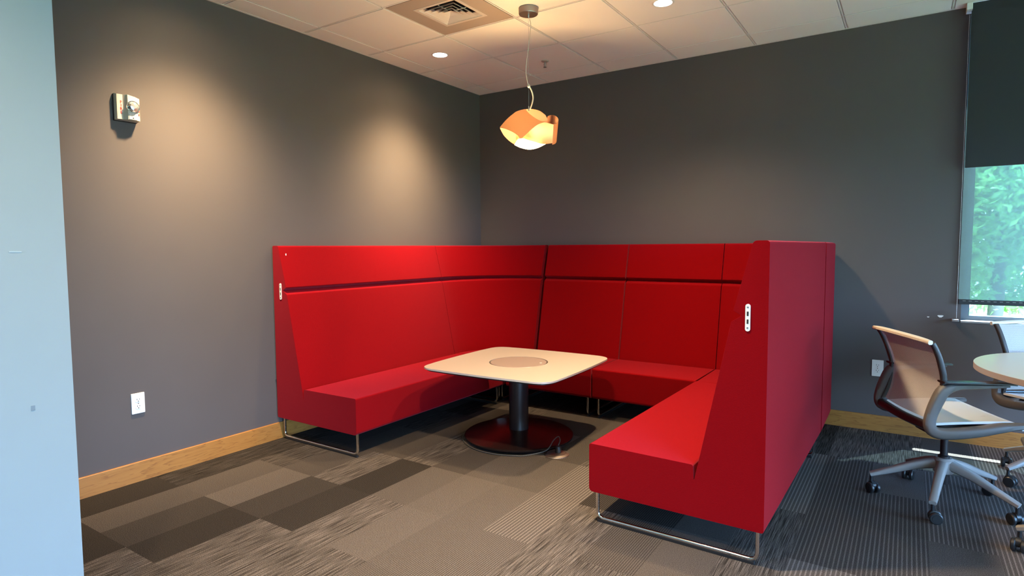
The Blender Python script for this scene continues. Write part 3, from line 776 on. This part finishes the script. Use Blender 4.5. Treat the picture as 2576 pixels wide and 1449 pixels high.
outlet('white double wall outlet low on the left wall, near the wall end', (0.0, -3.331, 0.452), PI / 2)
outlet('white double wall outlet on the back wall, behind the grey mesh chair', (3.505, 0.0, 0.454), 0.0)

# fire alarm strobe
o = thing('fire_alarm', 'cream wall-mounted fire alarm strobe with clear lens high on the left wall', 'alarm', (0.0, -3.326, 2.115), PI / 2)
def wallxf(bm):
    for v in bm.verts: v.co = Vector((v.co.x, -v.co.z, v.co.y))
    return bm
obj('backplate', B(-.060, .058, -.012, 0, -.076, .070, bev=0.003), MAT['black'], o, None)
# housing: a concave wing on the left side, raised front panel
prof = [(-.058, .012), (-.052, .032), (-.040, .036), (-.024, .036), (-.014, .046), (-.008, .058), (.030, .058), (.056, .050), (.058, .012)]
bm = bmesh.new(); zb, zt = -.072, .072
lo = [bm.verts.new((x, -y, zb + (0.004 if y > .03 else 0))) for x, y in prof]; hi2 = [bm.verts.new((x, -y, zt - (0.006 if y > .03 else 0) - 0.012 * max(0, x) / .058)) for x, y in prof]
for i in range(len(prof)): j = (i + 1) % len(prof); bm.faces.new((lo[i], lo[j], hi2[j], hi2[i]))
bm.faces.new(lo); bm.faces.new(hi2)
obj('housing', bm, MAT['cream_plastic'], o, 35)
obj('lens', lathe(bmesh.new(), [(0.029, 0.056), (0.029, 0.066), (0.022, 0.078), (0.010, 0.082), (0, 0.082)], cx=0.018, cz=0.002, seg=10, axis=(0, -1, 0)), NM('strobe_lens').set(color=(0.8, 0.82, 0.84), rough=0.08, metal=0.85).m, o, None, label='clear faceted strobe lens')
obj('lens_ring', lathe(bmesh.new(), [(0.030, 0.056), (0.034, 0.056), (0.034, 0.062), (0.030, 0.062)], cx=0.018, cz=0.002, seg=24, axis=(0, -1, 0), cap=False), MAT['chrome'], o, None)
obj('lower_panel', B(-.004, .038, -.0605, -.057, -.066, -.032, bev=0.001), MAT['vent'], o, None)
obj('sensor_dot', B(.014, .020, -.062, -.060, -.060, -.055), MAT['dark_slot'], o, None)
def letters(txt, size, step, x, yout, z, parent, rotx=0):
    for k, ch in enumerate(txt):
        cu = bpy.data.curves.new('letter', 'FONT'); cu.body = ch; cu.size = size; cu.extrude = 0.0004; cu.offset = 0.0006; cu.align_x = 'CENTER'
        tmp = bpy.data.objects.new('letter_tmp', cu); COL.objects.link(tmp)
        dg = bpy.context.evaluated_depsgraph_get(); me = bpy.data.meshes.new_from_object(tmp.evaluated_get(dg)); bpy.data.objects.remove(tmp)
        lo_ = bpy.data.objects.new('letter', me); COL.objects.link(lo_); lo_.parent = parent; me.materials.clear(); me.materials.append(MAT['red_print'])
        lo_.location = (x, yout, z - k * step); lo_.rotation_euler = (PI / 2, 0, rotx)
letters('FIRE', 0.021, 0.0185, -0.033, -0.0368, 0.018, o)
letters('FIRE', 0.014, 0.0165, 0.0505, -0.0540, 0.012, o, rotx=math.radians(17))

# ------------------------------------------------------------------ roller shades
sh = thing('roller_shade', 'black blackout roller shade drawn down over the upper half of the window', 'window shade', (3.955, 0, 0))
obj('fabric', B(0, 2.28, -0.075, -0.0735, 1.826, H - 0.002), MAT['blackout'], sh, None)
obj('bracket', B(-0.03, 0.0, -0.10, -0.0, H - 0.045, H - 0.002, bev=0.002), MAT['white_plastic'], sh, None)
obj('side_channel', B(-0.004, 0.0, -0.079, -0.070, 1.826, H - 0.05), MAT['black'], sh, None)
sh2 = thing('roller_shade', 'pale see-through screen shade with a dark hem bar over the lower part of the window', 'window shade', (3.958, 0, 0))
obj('fabric', B(-0.008, 2.27, -0.024, -0.0232, 0.968, H - 0.06), MAT['screen'], sh2, None)
hb = obj('hem_bar', B(-0.009, 2.272, -0.031, -0.017, 0.936, 0.970, bev=0.003), MAT['black'], sh2, None, label='dark hem bar')
bm = bmesh.new()
for k in range(70): box(bm, 0.015 + k * .032, 0.031 + k * .032, -0.0322, -0.031, 0.9575, 0.9605)
obj('stitching', bm, MAT['chair_base'], hb, None, kind='stuff')
ch = []
bm = bmesh.new()
for k in range(150):
    z = 0.845 + k * (1.95 / 150)
    bmesh.ops.create_icosphere(bm, subdivisions=1, radius=0.0015, matrix=Matrix.Translation((-0.016, -0.055, z)))
sweep(bm, [(-0.016, -0.055, 0.845), (-0.016, -0.055, 2.80)], 0.0008, seg=4)
obj('bead_chain', bm, MAT['white_plastic'], sh2, None, kind='stuff')
obj('chain_holder', B(-0.040, -0.002, -0.068, -0.0, 0.822, 0.834, bev=0.002), MAT['chair_base'], sh2, None)

# ------------------------------------------------------------------ round table and swivel chairs
rt = thing('round_table', 'round white-topped meeting table with a tan edge at the right edge of the view', 'table', (4.56, -1.15, 0))
TR = 0.60
obj('tabletop', lathe(bmesh.new(), [(0, .7288), (TR, .7288), (TR, .730), (TR - .001, .731), (0, .731)], seg=96), MAT['table_white'], rt, 40)
obj('edge_band', lathe(bmesh.new(), [(0, .700), (TR - .004, .700), (TR, .703), (TR, .7288), (0, .7288)], seg=96), simple('table_edge_tan', (0.42, 0.31, 0.25), 0.5), rt, 40, label='tan table edge')
obj('column', lathe(bmesh.new(), [(0.04, 0.03), (0.035, 0.05), (0.035, 0.70)], seg=28), MAT['chair_base'], rt, 40)
obj('base_disc', lathe(bmesh.new(), [(0.19, 0.0), (0.20, 0.01), (0.19, 0.018), (0.05, 0.035), (0, 0.035)], seg=56), MAT['chair_base'], rt, 40)

def make_chair(label, loc, rot, base_rot):
    t = thing('swivel_chair', label, 'chair', loc, rot, 'grey mesh swivel chairs around the round table')
    hw = 0.245
    # side frames: arm pad, raked support, seat rail in one loop
    for s in (-1, 1):
        path = [(.125, .668), (.02, .664), (-.09, .660), (-.150, .640), (-.180, .585), (-.203, .520), (-.208, .470), (-.185, .438), (-.120, .432), (.0, .445), (.12, .468), (.235, .480)]
        wid = [.020, .022, .024, .024, .022, .020, .020, .022, .026, .026, .024, .014]
        hgt = [.007, .011, .016, .026, .026, .024, .024, .026, .026, .024, .020, .010]
        P3 = smoothpath([(x, s * hw, z) for x, z in path], 4)
        def ip(L): return [L[min(int(i / 4), len(L) - 1)] * (1 - (i % 4) / 4) + L[min(int(i / 4) + 1, len(L) - 1)] * ((i % 4) / 4) for i in range(len(P3))]
        # across = y, other = in profile plane
        obj('side_frame', sweep(bmesh.new(), P3, ip(hgt), ip(wid), upv=(0, 1, 0), square=True), MAT['chair_frame'], t, 50)
        obj('arm_pad', sweep(bmesh.new(), smoothpath([(.150, s * hw, .676), (.08, s * hw, .679), (-.06, s * hw, .680), (-.165, s * hw, .682)], 4), .030, .0055, square=True), MAT['table_black'], t, 50, label='dark arm pad')
    # lower cross member behind the netting
    obj('cross_member', sweep(bmesh.new(), smoothpath([(-.205, -hw, .462), (-.212, -hw * .5, .458), (-.214, 0, .456), (-.212, hw * .5, .458), (-.205, hw, .462)], 4), .018, .020, upv=(0, 0, 1), square=True), MAT['table_black'], t, 50)
    # back frame profile (x, z)
    bp = [(-.195, .480), (-.170, .545), (-.152, .620), (-.150, .690), (-.172, .770), (-.196, .830), (-.218, .868)]
    bps = smoothpath([(x, 0, z) for x, z in bp], 4)
    def wy(z): return 0.225 + 0.035 * max(0, (z - .55) / .33)
    for s in (-1, 1):
        pts = [(p.x - 0.0, s * wy(p.z), p.z) for p in bps]
        n = len(pts); obj('back_rail', sweep(bmesh.new(), pts, [.016 - .006 * i / n for i in range(n)], .012, upv=(0, 1, 0), square=True), MAT['chair_dark'], t, 50)
    pts = []
    for k in range(17):
        f = k / 16 * 2 - 1; pts.append((-.222 - .030 * (1 - f * f) - 0.012 * (abs(f) ** 6), f * .275, .872 + .010 * (1 - f * f)))
    obj('top_rail', sweep(bmesh.new(), pts, [.010 + .007 * min(1, k / 3, (16 - k) / 3) for k in range(17)], .010, square=True), MAT['chair_rim'], t, 50, label='cream top rail')
    bm = bmesh.new(); rows_ = []
    for p in bps[1:]:
        r = []
        for k in range(9):
            f = k / 8 * 2 - 1; zz = p.z; r.append(bm.verts.new((p.x - 0.018 * (1 - f * f), f * (wy(zz) - .004), zz)))
        rows_.append(r)
    for a, b in zip(rows_, rows_[1:]):
        for k in range(8): bm.faces.new((a[k], a[k + 1], b[k + 1], b[k]))
    bmesh.ops.recalc_face_normals(bm, faces=bm.faces); 
    obj('back_mesh', bm, MAT['net_back'], t, 60, label='open grey mesh backrest')
    # seat
    bm = bmesh.new(); g = []
    for i in range(15):
        f = i / 14; x = -.185 + f * .435; z = .476 + .020 * math.sin(PI * f) * .3 + .016 * f - max(0, f - .8) ** 2 * .9
        g.append([bm.verts.new((x - 0.03 * (1 - 0) * (k / 8 * 2 - 1) ** 2 * (f > .7) * (f - .7) * 3, (k / 8 * 2 - 1) * (hw - .018), z - .010 * (1 - (k / 8 * 2 - 1) ** 2))) for k in range(9)])
    for a, b in zip(g, g[1:]):
        for k in range(8): bm.faces.new((a[k], a[k + 1], b[k + 1], b[k]))
    bmesh.ops.recalc_face_normals(bm, faces=bm.faces); bmesh.ops.solidify(bm, geom=bm.faces[:], thickness=0.012)
    obj('seat', bm, MAT['net_seat'], t, 60, label='pale mesh seat')
    obj('seat_pan', prism(bmesh.new(), rounded([(-.14, -.19, .04), (.17, -.19, .06), (.17, .19, .06), (-.14, .19, .04)], 4), .425, .455, bev=.01), MAT['chair_frame'], t, 40)
    obj('mechanism', prism(bmesh.new(), rounded([(-.12, -.06, .02), (.10, -.06, .02), (.10, .06, .02), (-.12, .06, .02)], 4), .375, .428, bev=.008), MAT['table_black'], t, 40)
    obj('gas_lift', lathe(bmesh.new(), [(.026, .10), (.026, .245), (.017, .250), (.017, .38)], seg=24), MAT['table_black'], t, 40)
    obj('hub', lathe(bmesh.new(), [(.032, .150), (.044, .160), (.046, .225), (.036, .236), (.028, .236)], seg=28), MAT['chair_base'], t, 40)
    for k in range(5):
        a = base_rot - rot + 2 * PI * k / 5; c, s = math.cos(a), math.sin(a)
        path = [(.035, .202), (.12, .180), (.22, .140), (.325, .098)]
        P3 = smoothpath([(r * c, r * s, z) for r, z in path], 3); n = len(P3)
        sp_ = obj('spoke', sweep(bmesh.new(), P3, [.024 - .008 * i / (n - 1) for i in range(n)], [.026 - .014 * i / (n - 1) for i in range(n)], square=True), MAT['chair_base'], t, 50)
        ca = a + random.uniform(-.5, .9) + 0.6; cs = obj('caster', bmesh.new(), MAT['black'], t, None); bpy.data.objects.remove(cs)
        wc = Vector((.318 * c, .318 * s, 0)); ax = Vector((math.cos(ca), math.sin(ca), 0)); fwv = Vector((-ax.y, ax.x, 0)) * 0.012
        bm = bmesh.new()
        for sgn in (-1, 1):
            q = wc + fwv + ax * (sgn * .017)
            lathe(bm, [(.0, -.009), (.024, -.009), (.0285, -.005), (.0285, .005), (.024, .009), (0, .009)], q.x, q.y, .0285, seg=22, axis=ax)
        lathe(bm, [(.008, .03), (.008, .09)], wc.x, wc.y, 0, seg=10)
        lathe(bm, [(.016, -.012), (.022, -.010), (.022, .010), (.016, .012)], (wc + fwv * .6).x, (wc + fwv * .6).y, .040, seg=14, axis=ax)
        co = obj('caster', bm, MAT['black'], t, 40, label='black twin-wheel caster')
        for sgn in (-1, 1):
            q = wc + fwv + ax * (sgn * .0268)
            obj('wheel_cap', lathe(bmesh.new(), [(0, -.0008), (.016, -.0008), (.016, .0008), (0, .0008)], q.x, q.y, .0285, seg=20, axis=ax), MAT['chair_base'] if hubcaps else MAT['black'], co, None)
    return t
hubcaps = False
make_chair('grey mesh-back swivel chair with arms, standing between the red bench and the round table', (3.85, -1.22, 0), 0.467, math.radians(189))
make_chair('grey mesh-back swivel chair cut by the right edge, behind the round table under the window', (4.434, -0.61, 0), math.radians(-60), math.radians(211))
hubcaps = True
make_chair('swivel chair at the lower right edge, only a grey spoke and black caster visible', (4.39, -1.80, 0), math.radians(98), math.radians(153))

# ------------------------------------------------------------------ outdoors
tag(structure('ground', B(-30, 50, 0.25, 60, -0.40, -0.30), MAT['concrete']), None, None)
structure('ground', B(XR + 0.25, 50, -40, 0.25, -0.40, -0.30), simple('unseen_ground_green', (0.10, 0.16, 0.05), 0.9))  # unseen ground, made dark so the daylight coming in stays blue
def tree(x, y, h, r, seed, label):
    R = random.Random(seed); t = thing('tree', label, 'tree', (x, y, -0.30), 0, 'leafy trees outside the window')
    obj('trunk', sweep(bmesh.new(), smoothpath([(0, 0, 0), (.05, .03, h * .3), (-.04, .05, h * .6), (.02, 0, h * .85)], 3), [.14 - .009 * i for i in range(10)], seg=8, upv=(0, 1, 0)), MAT['bark'], t, 60)
    vs, fs = [], []
    blobs = [(R.uniform(-.7, .7) * r, R.uniform(-.7, .7) * r, h * R.uniform(.06, .92), R.uniform(.35, .6) * r) for _ in range(40)]
    for k in range(26000):
        bx, by, bz, br = R.choice(blobs)
        d = Vector((R.gauss(0, 1), R.gauss(0, 1), R.gauss(0, 1))).normalized() * br * R.uniform(.35, 1.05)
        p = Vector((bx, by, bz)) + d
        if p.z < 0.15: continue
        a = Vector((R.gauss(0, 1), R.gauss(0, 1), R.gauss(0, 1))).normalized(); b = a.orthogonal().normalized(); s = R.uniform(.06, .13)
        i = len(vs); vs += [p - a * s, p + b * s * .5, p + a * s, p - b * s * .5]; fs.append((i, i + 1, i + 2, i + 3))
    me = bpy.data.meshes.new('foliage'); me.from_pydata([tuple(v) for v in vs], [], fs); me.materials.append(MAT['leaf'])
    f = bpy.data.objects.new('foliage', me); COL.objects.link(f); f.parent = t; f['kind'] = 'stuff'
tree(5.2, 11.0, 6.5, 2.3, 1, 'bright green leafy tree right outside the window, nearest the glass')
tree(0.0, 12.5, 7.5, 1.9, 2, 'leafy tree outside, hidden behind the back wall beside the window')
tree(3.6, 21.5, 10.0, 3.0, 4, 'tall leafy tree outside, behind the nearest tree')
tree(11.6, 21.5, 10.0, 3.0, 6, 'tall leafy tree outside, in the back row to the right')
tree(11.0, 13.5, 8.5, 2.1, 5, 'leafy tree outside, to the side of the window view')
